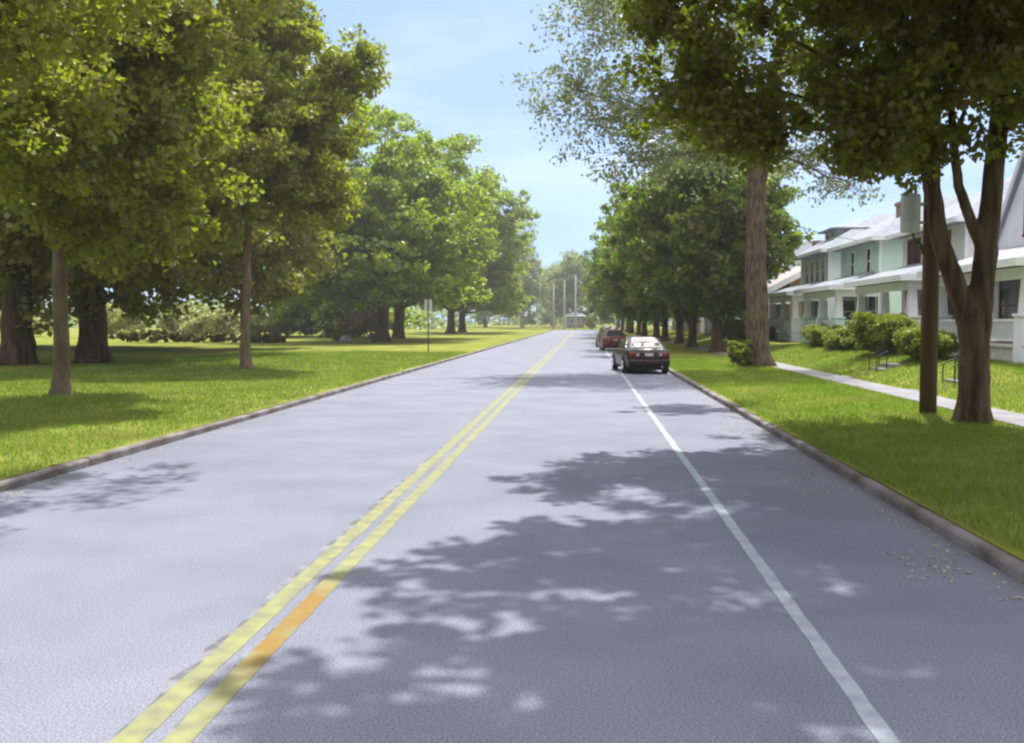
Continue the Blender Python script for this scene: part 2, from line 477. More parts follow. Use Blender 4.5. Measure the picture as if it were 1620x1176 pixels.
def tree(name, label, cat, loc, trunk, lobes, n, spread, per, size, leaf, bark, seed=1, group=None, gap=.2,
         shell=2.4, flat=.75, limb_r=.35, twigs=3, up=.8, extra=None, stems=(), rz=0, zmin=0):
    """trunk: [(x,y,z,r)...] local; lobes local (x,y,z,rx,ry,rz)"""
    rng = random.Random(seed)
    root = thing(name, label, cat, loc, rz, group)
    tb = MB()
    def finer(tr):
        pts, rad = [], []
        for (p, q) in zip(tr, tr[1:]):
            for k in range(4):
                t = k/4
                pts.append((p[0]+(q[0]-p[0])*t + rng.uniform(-1,1)*.1*p[3], p[1]+(q[1]-p[1])*t + rng.uniform(-1,1)*.1*p[3], p[2]+(q[2]-p[2])*t))
                rad.append(p[3]+(q[3]-p[3])*t)
        pts.append(tr[-1][:3]); rad.append(tr[-1][3])
        return pts, rad
    pts, rad = finer(trunk)
    tb.tube(pts, rad, 14, wob=.1, rng=rng)
    for s_ in stems:
        p2, r2 = finer(s_)
        tb.tube(p2, r2, 9, wob=.1, rng=rng)
    # root flare
    r0 = trunk[0][3]
    for k in range(7):
        a = k*math.pi*2/7 + rng.uniform(-.3,.3)
        q = rng.uniform(.8, 1.15)
        tb.tube([(math.cos(a)*r0*.35, math.sin(a)*r0*.35, r0*2.2), (math.cos(a)*r0*.6, math.sin(a)*r0*.6, r0*.9), (math.cos(a)*r0*.9*q, math.sin(a)*r0*.9*q, r0*.2), (math.cos(a)*r0*1.25*q, math.sin(a)*r0*1.25*q, -.15)],
                [r0*.3, r0*.34, r0*.3, r0*.2], 7)
    lb = MB()
    lb.tube(pts[len(pts)//4:], [r*.4 for r in rad[len(pts)//4:]], 6)
    for s_ in stems: p2, r2 = finer(s_); lb.tube(p2, [r*.4 for r in r2], 6)
    cen, idx = lobe_points(lobes, n, seed, shell, gap)
    axis = [(Vector(p), r) for p, r in zip(pts, rad)]
    for s_ in stems:
        p2, r2 = finer(s_); axis += [(Vector(p), r) for p, r in zip(p2, r2)]
    for k, lo in enumerate(lobes):
        c = Vector(lo[:3])
        # spring from the point of the trunk below the lobe
        best = min(axis, key=lambda pr: (abs((c.z - pr[0].z) - .6*math.hypot(c.x-pr[0].x, c.y-pr[0].y)) + .3*(c-pr[0]).length) if pr[0].z > max(zmin, axis[len(pts)//3][0].z*.7) else 99)
        r1 = max(.025, min(best[1]*.5, limb_r*best[1]*.7+.015))
        L = bez(best[0], c, .14, rng, 6)
        lb.tube(L, [r1*(1-.75*i/5) for i in range(6)], 7, cap=False)
        cs = cen[idx == k]
        for q in range(min(len(cs), twigs)):
            e = cs[rng.randrange(len(cs))]
            st = L[rng.randrange(2, 6)]
            B = bez(st, e, .15, rng, 4)
            rr = max(.012, r1*.28)
            lb.tube(B, [rr, rr*.75, rr*.5, rr*.25], 5, cap=False)
    to = tb.build('trunk', bark, root, True)
    rm = to.modifiers.new('merge', 'REMESH'); rm.mode = 'VOXEL'; rm.voxel_size = max(.03, r0*.14); rm.use_smooth_shade = True
    sm = to.modifiers.new('soften', 'SMOOTH'); sm.iterations = 3; sm.factor = .5
    lb.build('boughs', bark, root, True)
    leaf_mesh('crown', cen, spread, per, size, seed, leaf, root, flat, up)
    return root

def rlobes(seed, n, cx, cy, z0, z1, rad, lr, shape='round'):
    rng = random.Random(seed)
    out = [(cx, cy, (z0+z1)/2, rad*.55, rad*.55, (z1-z0)*.36)]
    for k in range(n):
        t = (k+.5)/n
        z = z0 + (z1-z0)*t
        if shape == 'round': w = math.sin(math.pi*(.12+.82*t))**.7
        elif shape == 'cone': w = (1-t)**.55
        else: w = .9 if t < .75 else .6
        a = k*2.399 + rng.uniform(-.4,.4)
        rr = max(0, rad*w - lr*.6)*rng.uniform(.75,1.08)
        s = rng.uniform(.75,1.2)
        out.append((cx+math.cos(a)*rr, cy+math.sin(a)*rr, z, lr*s, lr*s, lr*s*rng.uniform(.6,.85)))
    return out

PARK = 'young street trees in the lawn beside the road'
# --- L0, stands just left of the frame, its crown and shadow come in
tree('park_tree', 'wide crown reaching into the top left corner, trunk left out of view', 'tree', (-12.6, 12.0, .13),
     [(0,0,-.1,.25),(0,0,3,.19),(.2,0,8,.13),(.2,.2,13,.05)],
     [(2.5,1.0,6.4,3.4,3.4,1.5),(5.0,1.6,6.7,2.2,2.3,1.1),(0,0,9,5,5,3.5),(-3,2,7,3,3,2),(3.0,-.5,9.5,3.4,3.2,2.3),(1.0,3.5,6.5,3,3,1.7),(0,-3,7,3,3,2),(.5,0,12.5,3,3,2.2),(4.4,3.0,8.4,2.2,2,1.3),(7.8,3.4,8.3,1.3,2.6,.6)],
     1100, .5, 105, .11, M['leaf_park'], M['bark_pale'], 11, PARK, gap=.3)
# --- L1 and L2: slim pale trunks on the lawn
tree('park_tree', 'tall tree with slim pale trunk nearest on the left lawn', 'tree', (-13.0, 23.5, .13),
     [(0,0,-.1,.27),(.02,0,.8,.20),(.05,0,4,.16),(.2,0,9,.11),(.1,0,15,.04)],
     rlobes(5, 15, 0, 0, 5.0, 16, 5.4, 2.3),
     1100, .55, 85, .165, M['leaf_park'], M['bark_pale'], 12, PARK, gap=.3)
tree('park_tree', 'tree with slim trunk and pointed leafy branches against the sky, before the road sign', 'tree', (-13.4, 38.1, .13),
     [(0,0,-.1,.27),(-.05,0,.9,.20),(.1,0,4.5,.16),(.5,0,10,.11),(1.0,0,16.0,.04)],
     [(.2,0,9,3.2,3.2,4),(2.6,0,9.6,2.3,2.2,1.5),(4.2,-.3,11.2,1.5,1.4,1.0),(5.0,-.4,12.2,.75,.8,.6),(1.2,.5,13.6,1.7,1.7,1.4),(2.6,0,13.0,.9,.9,.7),(1.0,0,15.6,1.0,1.0,1.2),
      (-2.5,0,8.5,2.6,2.6,2.2),(-3,1,12,2.2,2.2,2),(.5,-2.5,8,2.2,2.2,1.7),(1.5,2.5,8,2.4,2.2,1.8),(3.0,.5,6.6,1.7,1.8,1.0),(-1.5,-1,5.6,2.2,2.2,1.1),(0.2,.3,17,.6,.6,.9)],
     1000, .5, 70, .19, M['leaf_park'], M['bark_pale'], 13, PARK, gap=.3, shell=2.0)
# --- old oaks in the shade behind
OAK = 'broad old shade trees in the park'
tree('oak_tree', 'massive dark trunk under drooping boughs, leftmost behind the slim trees', 'tree', (-24.6, 41.0, .13),
     [(0,0,-.1,.8),(0,0,1.2,.66),(.1,0,3.5,.6),(0,0,9,.4),(0,0,16,.1)],
     rlobes(21, 16, 0, 0, 4.0, 19, 9.5, 3.4), 850, .95, 52, .33, M['leaf_oak'], M['bark_dark'], 21, OAK, gap=.2)
tree('oak_tree', 'massive dark trunk just right of the nearest slim pale trunk, in deep shade', 'tree', (-22.0, 42.5, .13),
     [(0,0,-.1,.75),(0,0,1.2,.62),(0,0,3.5,.56),(.3,0,9,.4),(0,0,16,.1)],
     rlobes(22, 16, 0, 0, 4.4, 20, 9.5, 3.2), 850, .95, 52, .33, M['leaf_oak'], M['bark_dark'], 22, OAK, gap=.2)
tree('oak_tree', 'old tree deep in the shade beyond the two massive trunks', 'tree', (-36.6, 70.0, .13),
     [(0,0,-.1,.7),(0,0,3.5,.55),(.3,0,9,.4),(0,0,17,.1)],
     rlobes(23, 15, 1.0, 0, 4.6, 23, 10.5, 3.8), 850, 1.1, 46, .42, M['leaf_oak'], M['bark_dark'], 23, OAK, gap=.2)
tree('oak_tree', 'old tree hidden behind the second massive trunk, darkening the grass', 'tree', (-29.4, 56.5, .13),
     [(0,0,-.1,.4),(0,0,3.5,.36),(.3,0,9,.3),(0,0,17,.08)],
     rlobes(26, 15, 2.5, 0, 5.0, 20, 10, 3.4), 850, 1.0, 46, .36, M['leaf_oak'], M['bark_dark'], 26, OAK, gap=.2)
tree('oak_tree', 'slender old tree standing straight behind the second slim trunk', 'tree', (-23.3, 66.0, .13),
     [(0,0,-.1,.34),(0,0,3.5,.28),(-.3,0,9,.22),(0,0,17,.08)],
     rlobes(25, 15, -3.0, 0, 4.6, 19, 9.5, 3.4) + [(4.5,-8,10,4.5,4.5,2.6),(1.0,-9,9.5,4,4,2.4)], 850, 1.0, 46, .38, M['leaf_oak'], M['bark_dark'], 25, OAK, gap=.2)
tree('oak_tree', 'old tree standing far left beyond the two massive trunks', 'tree', (-43, 62.0, .2),
     [(0,0,-.1,.7),(0,0,3.5,.55),(.3,0,9,.4),(0,0,17,.1)],
     rlobes(24, 14, 0, 0, 4, 22, 11, 4), 460, 1.2, 38, .46, M['leaf_oak'], M['bark_dark'], 24, OAK, gap=.2)

# --- tall layered trees in the middle distance
LOC = 'tall layered trees beyond the road sign'
def layered(seed, rad, z0, z1, tiers, dx=0):
    rng = random.Random(seed); out = []
    for k in range(tiers):
        t = k/(tiers-1); z = z0+(z1-z0)*t
        w = rad*(1-.42*t**3)
        n = max(2, int(6*(1-.55*t)))
        a0 = rng.uniform(0, 6.28)
        for q in range(n):
            a = a0 + q*6.283/n + rng.uniform(-.3,.3)
            rr = w*.62*rng.uniform(.75,1.15)
            s = w*.42*rng.uniform(.8,1.2)
            out.append((dx*(.4+.6*t)+math.cos(a)*rr, math.sin(a)*rr, z+rng.uniform(-.6,.6), s, s, s*.42))
    out.append((dx*.7,0,z1*.58,rad*.6,rad*.6,z1*.3))
    return out
for (x, y, rad, z0, z1, dx, seed, lab) in (
        (-18.6, 89.5, 10.2, 5.6, 20.4, -.6, 31, 'tallest layered tree, its stout trunk nearest the road sign on the left'),
        (-20.6, 108, 9.6, 5.6, 21.2, 4.0, 32, 'layered tree whose dark trunk stands just left of the road sign'),
        (-20.5, 150, 10.0, 5.6, 23, 5.0, 33, 'layered tree with crown reaching furthest towards the road'),
        (-21.5, 172, 9.5, 5.4, 21.0, 4.5, 34, 'layered tree furthest back of the group, rounded outline by the far road end')):
    tree('shade_tree', lab, 'tree', (x, y, .13), [(0,0,-.1,.75),(0,0,2,.6),(.3,0,7,.5),(.2,0,14,.25),(0,0,z1-1,.06)],
         layered(seed, rad, z0, z1, 9, dx), 1000, 1.0, 48, .40, M['leaf_mid'], M['bark_dark'], seed, LOC, gap=.2, flat=.55, twigs=2, up=1.2)
tree('shade_tree', 'low hanging tree between the second slim trunk and the stout trunks', 'tree', (-31, 118, .2),
     [(0,0,-.1,.6),(0,0,3,.5),(.3,0,8,.3),(0,0,15,.06)], layered(36, 10, 2.6, 19, 7), 620, 1.1, 44, .48, M['leaf_mid'], M['bark_dark'], 36, LOC, gap=.15, flat=.5)

# --- right: forked maple whose crown hangs over the road
MAPLE = 'dark maples along the house side kerb'
ox, oy = 7.12, 18.5
def rel(lobes): return [(a-ox, b_-oy, c-.14, d, e, f) for a, b_, c, d, e, f in lobes]
tree('maple_tree', 'large forked maple beside the utility pole, dark crown hanging over the road', 'tree', (ox, oy, .14),
     [(0,0,-.1,.33),(0,0,.4,.285),(.0,0,1.3,.265),(0,.0,2.1,.265)],
     rel([(2.05,17,6.35,1.25,1.7,1.45),(2.85,17.3,5.35,.85,1.3,.85),(4.6,17,5.6,1.1,1.7,1.25),(4.75,16.8,4.8,.75,1,.5),(6.7,17,6.3,1.7,2,1.3),(4.1,16.8,7.75,1.5,2,.7),(.95,16.6,7.7,.85,1.5,.9),
          (8.5,17.5,6.2,1.6,2,1.2),(5.8,18.5,5.2,1.0,1.0,.7),
          (4.9,17,9.4,3.0,4.0,1.6),(7.2,18,10.5,3.4,5,2.6),(6.2,21,8.4,2.6,2.6,1.9),(6.6,18,12.5,3.4,4,2),(8,14,9,3.2,2.8,2.0),(5.0,13.6,9.2,2.6,2.2,1.6),(3.4,14.2,8.7,2.3,1.8,1.0),(3.6,26.4,7.4,1.7,1.3,.8)]),
     2300, .36, 80, .125, M['leaf_maple'], M['bark_dark'], 41, MAPLE, gap=.25, shell=2.0, twigs=5, zmin=5.0,
     stems=([(-.05,0,1.1,.2),(-.12,0,1.8,.2),(-.35,0,2.5,.19),(-.62,.05,3.3,.17),(-.85,.1,4.6,.15),(-1.2,0,6.2,.12),(-1.6,0,9,.06)],
            [(.05,0,1.1,.22),(.08,0,1.8,.22),(.12,0,2.6,.215),(.2,0,3.6,.2),(.36,0,5.6,.17),(.5,0,8,.13),(.6,0,12,.06)],
            [(.2,0,3.0,.15),(-.1,-.05,3.6,.11),(-.38,-.1,4.3,.095),(-.5,-.1,5.2,.085),(-.6,-.1,7,.05)]))
# --- near maple out of frame to the right: its shade lies across the near lane
ox, oy = 8.0, 8.6
tree('maple_tree', 'maple out of view to the right whose shade lies on the near lane', 'tree', (ox, oy, .14),
     [(0,0,-.1,.42),(0,0,.4,.33),(-.1,0,3,.28),(-.3,0,6,.2),(-.3,0,12,.05)],
     rel([(1.2,11,7.8,1.7,2.4,.9),(.9,9.3,8.4,1.6,1.6,.9),(2.6,8.0,7.8,2.4,2.6,1.2),(4.2,10.5,8.6,2.6,2.2,1.4),(5.2,8,9.2,3.4,3.4,2.2),(8.4,8.5,9.5,3.6,3.6,2.6),(6.4,5.4,8.4,3,2.4,1.8),(3.4,5.6,8.0,2.2,2.2,1.2),(3.4,11.6,8.6,1.8,1.6,1.0),(1.3,12.8,8.4,1.5,1.8,.9),(6.5,11.5,8.6,2.6,2,1.6),(6.5,8.5,12,3,3,2)]),
     950, .42, 60, .19, M['leaf_maple'], M['bark_dark'], 42, MAPLE, gap=.25, shell=2.0)
# --- sparse tall tree
sp = tree('sparse_tree', 'tall bare looking tree with thin pale leaves, stout grey trunk in the kerb lawn', 'tree', (7.15, 41.0, .15),
     [(0,0,-.1,.56),(0,0,.6,.47),(-.1,0,3,.43),(-.15,0,7.4,.40),(.3,0,10,.3),(.9,0,14,.22),(1.2,0,20,.06)],
     [(-5.0,0,10.2,3.2,3.2,2.4),(-7.4,0,11.4,2.6,2.6,2.0),(-4.5,1,14.5,3.4,3.2,2.4),(-6.6,-1,14.6,2.6,2.6,2.2),(-2.5,0,8.6,2.4,2.4,1.6),(-1,0,13,3,3,3),(2.2,0,8.6,1.9,2,1.4),(2.6,0,11,2.6,2.6,1.8),(1,0,17,3.5,3.5,2.6),(-3,0,18,3.2,3,2.4),(-5.4,0,8.4,1.8,1.8,1.0),(3.2,0,7.3,1.6,1.6,.7)],
     1500, .55, 17, .15, M['leaf_sparse'], M['bark_grey'], 51, None, gap=.2, shell=1.7, flat=.8, limb_r=.28, twigs=18, zmin=8.2)
# --- the dense row of maples beyond
rowA = tree('maple_tree', 'dense maple first in the row beyond the stout grey trunk', 'tree', (8.0, 60.0, .15),
     [(0,0,-.1,.42),(0,0,.5,.34),(0,0,2.2,.3),(0,0,6,.2),(0,0,11,.06)],
     rlobes(61, 18, -.5, 0, 3.6, 12.4, 5.3, 2.4), 800, .62, 56, .27, M['leaf_row'], M['bark_dark'], 61, MAPLE, gap=.12, shell=3,
     stems=([(-.1,0,1.6,.18),(-.8,.3,3.2,.14),(-1.6,.4,6,.06)],[(.1,0,1.8,.18),(.9,-.2,3.4,.13),(1.8,-.3,6,.06)]))
rowB = tree('maple_tree', 'dense maple second in the row beyond the stout grey trunk', 'tree', (7.7, 71.0, .15),
     [(0,0,-.1,.40),(0,0,.5,.32),(.1,0,2.4,.28),(0,0,6,.2),(0,0,11,.06)],
     rlobes(62, 17, 0, 0, 3.6, 12.0, 6.8, 2.6), 760, .7, 52, .3, M['leaf_row'], M['bark_dark'], 62, MAPLE, gap=.12, shell=3,
     stems=([(-.1,0,1.4,.16),(-.7,.3,3.2,.13),(-1.6,.4,6,.06)],))
ordn = ['third', 'fourth', 'fifth', 'sixth', 'seventh', 'eighth', 'ninth', 'tenth']
for k, (x, y, s, rz) in enumerate([(7.9,82,1.0,1.1),(7.7,94,1.02,2.3),(7.8,107,1.04,3.6),(7.4,121,1.08,4.4),(7.6,137,1.05,.6),(7.4,155,1.1,5.3),(7.8,176,1.1,1.9),(7.8,200,1.15,2.9)]):
    copy_tree((rowA, rowB)[k % 2], (x, y, .15), rz, (s, s, s), 'dense maple %s in the row beyond the stout grey trunk' % ordn[k])

# --- far end of the road
FAR = 'pale green trees closing the far end of the road'
farA = tree('far_tree', 'pale rounded tree straight behind the three bare poles', 'tree', (-3, 262, .3), [(0,0,-.1,.6),(0,0,6,.4),(0,0,14,.1)],
     rlobes(71, 12, 0, 0, 3, 19, 8, 3.6), 260, 1.4, 36, .62, M['leaf_far'], M['bark_dark'], 71, FAR, gap=.12)
for x, y, s, rz, lab in ((-16,255,.95,1,'pale tree behind the street corner sign at the far end'),(-27,268,1.0,2.2,'pale tree half hidden by the layered trees at the far end'),(9,262,1.0,3.3,'pale tree at the far end beside the dark maple row'),(-9,285,.9,4.1,'pale tree deepest in the gap at the far end'),
                         (21,270,1.0,5.0,'pale tree behind the dark maple row at the far end'),(34,266,1.0,.4,'pale tree right of the far road end behind the houses')):
    copy_tree(farA, (x, y, .3), rz, (s, s, s), lab)
tree('thin_tree', 'tall wispy see-through tree rising beside the layered crowns', 'tree', (-15.5, 245, .3), [(0,0,-.1,.5),(0,0,10,.3),(.5,0,24,.06)],
     [(0,0,20,3.2,3,4),(2,0,24,2.4,2,2.4),(-1,0,26,2.2,2,2.2),(2.6,0,19,1.8,2,1.6)], 90, 1.1, 14, .5, M['leaf_far'], M['bark_pale'], 75, None, gap=.4)
# far-off woods that read as one mass
rng = np.random.default_rng(5)
def wood(name, pts, hmax, spread, per, size, m, seed):
    o = leaf_mesh(name, pts, spread, per, size, seed, m, None)
    tag(o, 'low far-off woods along the horizon behind everything', 'woods', kind='stuff')
    return o
P = []
for k in range(1500):
    x = rng.uniform(-330, -34); y = 205 + rng.uniform(0, 60) + .1*abs(x)
    hgt = 10 + 4*math.sin(x*.07)+2*math.sin(x*.21)
    P.append((x, y, rng.uniform(.5, hgt)))
for k in range(500):
    P.append((rng.uniform(-40, 60), 300+rng.uniform(0, 30), rng.uniform(.5, 11)))
for k in range(900):
    x = rng.uniform(46, 150); y = rng.uniform(20, 300)
    hgt = 4.2 + 1.2*math.sin(y*.1)
    P.append((x, y, rng.uniform(.6, hgt)))
wood('far_woods', P, 12, 2.2, 16, 1.1, M['leaf_far'], 80)

# --- shrubs
def shrub(name, label, loc, size, m, seed, group=None, n=60, per=40, leaf=.12, cat='shrub', lumps=6):
    rng_ = random.Random(seed)
    root = thing(name, label, cat, loc, 0, group)
    sx, sy, sz = size
    lobes = [(0, 0, sz*.48, sx*.72, sy*.72, sz*.46)]
    for k in range(lumps):
        a = k*2.4 + rng_.uniform(-.4,.4)
        lobes.append((math.cos(a)*sx*.55, math.sin(a)*sy*.55, sz*rng_.uniform(.3,.75), sx*.42, sy*.42, sz*.3))
    cen, _ = lobe_points(lobes, n, seed, 2.6, .1)
    cen[:,2] = np.maximum(cen[:,2], .08)
    tb = MB()
    for k in range(7):
        e = cen[rng_.randrange(len(cen))]
        tb.tube(bez((rng_.uniform(-.1,.1), rng_.uniform(-.1,.1), -.05), e, .15, rng_, 4), [.03,.022,.015,.006], 5, cap=False)
    tb.build('stem', M['bark_dark'], root, True)
    leaf_mesh('foliage', cen, min(sx, sz)*.2, per, leaf, seed, m, root, .8)
    return root
MEAD = 'pale wild shrubs at the edge of the meadow'
labs = ['pale wild shrub leftmost behind the massive trunks', 'yellowish wild shrub in the gap right of the second massive trunk', 'rounded pale shrub centred in the sunny gap under the drooping boughs', 'greyish wild shrub right of the rounded pale one',
        'pale shrub just left of the second slim trunk', 'pale wild shrub behind the second slim trunk', 'grey green shrub right of the second slim trunk', 'pale shrub under the low hanging tree', 'wild shrub seen below the stout trunks']
for k, (x, y, sx, sz) in enumerate([(-64,108,5,3.6),(-52,106,5,3.8),(-46.5,112,4.6,3.6),(-42,108,4.2,3.4),(-38.5,114,4,3.0),(-36,122,4,3.2),(-33,132,4.5,3.6),(-44,150,5,3.2),(-34,158,5,2.6)]):
    shrub('wild_shrub', labs[k], (x, y, .3), (sx, sx*.8, sz), M['leaf_shrub'], 90+k, MEAD, 70, 40, .42)
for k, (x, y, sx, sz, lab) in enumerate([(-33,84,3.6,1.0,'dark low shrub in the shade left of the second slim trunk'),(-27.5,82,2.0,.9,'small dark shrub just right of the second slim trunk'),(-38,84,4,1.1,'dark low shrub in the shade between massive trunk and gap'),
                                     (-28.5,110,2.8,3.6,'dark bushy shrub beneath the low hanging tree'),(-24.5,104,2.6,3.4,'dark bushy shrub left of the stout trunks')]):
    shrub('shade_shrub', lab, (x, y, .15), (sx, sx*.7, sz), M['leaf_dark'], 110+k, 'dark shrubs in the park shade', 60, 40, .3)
shrub('lawn_bush', 'tiny green bush alone on the sunny lawn beside the white stone', (-22.6, 89, .13), (.7,.6,1.0), M['leaf_mid'], 120, None, 40, 30, .16)
HED = 'clipped hedges in front of the porches'
for k, (x, y, sx, sy, sz, lab) in enumerate([(11.9,49.6,1.0,2.4,1.15,'broad clipped hedge before the pale green house, furthest of the row'),(11.7,44.6,1.0,2.3,1.1,'clipped hedge, second from the far end of the hedge row'),
                                         (11.4,38.4,1.1,1.9,1.6,'tallest bright green hedge bush left of the utility pole'),(11.3,33.4,.9,1.6,1.15,'clipped hedge seen between utility pole and forked maple')]):
    shrub('hedge_bush', lab, (x, y, z_right(x, y)-.05), (sx, sy, sz), M['leaf_hedge'], 130+k, HED, 380, 80, .085, 'hedge', 9)
shrub('garden_bush', 'leafy bush hugging the foot of the stout grey trunk', (6.35, 40.6, .14), (.55,.55,1.1), M['leaf_hedge'], 140, None, 50, 50, .11)
shrub('garden_bush', 'round bush on the lawn left of the stout grey trunk, before the white house', (10.6, 72, .6), (1.3,1.6,1.6), M['leaf_hedge'], 141, None, 70, 50, .16)
shrub('garden_bush', 'flowery bush against the brown bungalow porch', (11.8, 66, .75), (.9,1.8,1.0), M['leaf_dark'], 142, None, 60, 40, .13)
shrub('corner_bush', 'rounded bush at the foot of the right bare pole', (1.6, 236, .15), (1.8,1.6,3.6), M['leaf_hedge'], 143, None, 50, 40, .35)

# ------------------------------------------------------------------ grass blades on the nearer lawns, litter in the gutter
def blades(n_l, n_r):
    rng = np.random.default_rng(8)
    def samp(n, x0, x1, y0, y1, zf):
        u = rng.random(n)
        y = y0*(y1/y0)**u          # denser near the camera
        x = x0 + (x1-x0)*rng.random(n)
        z = np.array([zf(a, b) for a, b in zip(x, y)])
        return np.stack([x, y, z], 1)
    A = samp(n_l, XL-.17, -21, 7.5, 60, z_left)
    B = samp(n_r, XR+.16, 7.62, 5.5, 50, z_right)
    C = samp(n_r//2, 8.78, 13, 18, 55, z_right)
    P = np.concatenate([A, B, C])
    n = len(P)
    far = np.clip(P[:,1]/25, .6, 2.2)
    a = rng.random(n)*6.283
    w = .007*far*(1+rng.random(n)); h = .045+.05*rng.random(n)
    lean = rng.normal(size=(n,2))*.035
    d = np.stack([np.cos(a), np.sin(a), np.zeros(n)], 1)*w[:,None]
    V = np.empty((n,3,3))
    V[:,0] = P-d-np.array([0,0,.01]); V[:,1] = P+d-np.array([0,0,.01]); V[:,2] = P + np.concatenate([lean, h[:,None]], 1)
    F = np.arange(n*3, dtype=np.int32)
    me = bpy.data.meshes.new('grass')
    me.vertices.add(n*3); me.vertices.foreach_set('co', V.reshape(-1))
    me.loops.add(n*3); me.loops.foreach_set('vertex_index', F)
    me.polygons.add(n); me.polygons.foreach_set('loop_start', (np.arange(n)*3).astype(np.int32))
    me.update(calc_edges=True)
    me.materials.append(M['blade'])
    o = bpy.data.objects.new('grass', me); COL.objects.link(o)
    tag(o, 'short mown yellow green grass on the lawns beside the road', 'grass', kind='stuff')
blades(170000, 90000)

rng = np.random.default_rng(9)
P = []
for (y0, y1, x0, x1, k) in ((11.6,13.2,2.5,3.0,40),(7.6,8.6,2.55,3.1,30),(17.5,19,2.6,3.15,25),(5,40,2.9,3.33,260),(8,30,-6.79,-6.4,120)):
    for _ in range(k): P.append((rng.uniform(x0, x1), rng.uniform(y0, y1), .012))
lit = leaf_mesh('leaf_litter', P, .06, 3, .026, 3, M['litter'], None, .05, 3, .02)
tag(lit, 'dry seeds and leaf crumbs strewn along the gutters', 'leaf litter', kind='stuff')

# ------------------------------------------------------------------ houses (fronts face -X)
M['roof_pale'] = shingle('roof_pale', (.20,.225,.26), (.27,.295,.33))
M['roof_lilac'] = shingle('roof_lilac', (.26,.26,.33), (.34,.33,.40))
M['roof_brown'] = shingle('roof_brown', (.30,.27,.26), (.38,.35,.34))
M['soffit'] = mat('soffit', (.62,.58,.54), None, 3, .7)
S_MINT = siding('siding_mint', (.56,.74,.66)); S_WHITE = siding('siding_white', (.80,.81,.82)); S_LILAC = siding('siding_lilac', (.72,.72,.78))
S_DARK = siding('siding_dark_grey', (.17,.145,.12)); S_BROWN = siding('siding_brown', (.30,.17,.06), .2); S_CREAM = siding('siding_cream', (.74,.70,.62)); S_GREY = siding('siding_grey', (.70,.71,.72))
DOORM = mat('door_brown', (.12,.07,.045), None, 3, .5)

def window(parent, face, a, z, w, h, plane, m_frame):
    """face 'front' (faces -X; a is local y) or 'side' (faces -Y; a is local x)"""
    f, p = MB(), MB()
    t = .09
    def bx(mb, a0, a1, z0, z1, d0, d1):
        if face == 'front': mb.box(plane-d1, plane-d0, a0, a1, z0, z1)
        else: mb.box(a0, a1, plane-d1, plane-d0, z0, z1)
    bx(f, a-w/2-t, a-w/2, z-h/2, z+h/2, 0, .05); bx(f, a+w/2, a+w/2+t, z-h/2, z+h/2, 0, .05)
    bx(f, a-w/2-t, a+w/2+t, z+h/2, z+h/2+t*1.3, 0, .055); bx(f, a-w/2-t-.03, a+w/2+t+.03, z-h/2-t, z-h/2, 0, .08)
    bx(f, a-w/2, a+w/2, z-.025, z+.025, 0, .04)
    o = f.build('window', m_frame, parent)
    bx(p, a-w/2, a+w/2, z-h/2, z-.025, 0, .015); bx(p, a-w/2, a+w/2, z+.025, z+h/2, 0, .02)
    p.build('pane', M['win_glass'], o)

def hip_roof(mb, x0, x1, y0, y1, ze, zr, ov=.6, th=.16):
    x0, x1, y0, y1 = x0-ov, x1+ov, y0-ov, y1+ov
    dx, dy = x1-x0, y1-y0
    if dx > dy: r0, r1 = (x0+dy/2, (y0+y1)/2, zr), (x1-dy/2, (y0+y1)/2, zr)
    else: r0, r1 = ((x0+x1)/2, y0+dx/2, zr), ((x0+x1)/2, y1-dx/2, zr)
    vs = [(x0,y0,ze),(x1,y0,ze),(x1,y1,ze),(x0,y1,ze),(x0,y0,ze+th),(x1,y0,ze+th),(x1,y1,ze+th),(x0,y1,ze+th), r0, r1]
    if dx > dy: top = [(4,5,9,8),(5,6,9),(6,7,8,9),(7,4,8)]
    else: top = [(4,5,8),(5,6,9,8),(6,7,9),(7,4,8,9)]
    mb.add(vs, [(0,3,2,1),(0,1,5,4),(1,2,6,5),(2,3,7,6),(3,0,4,7)] + top)

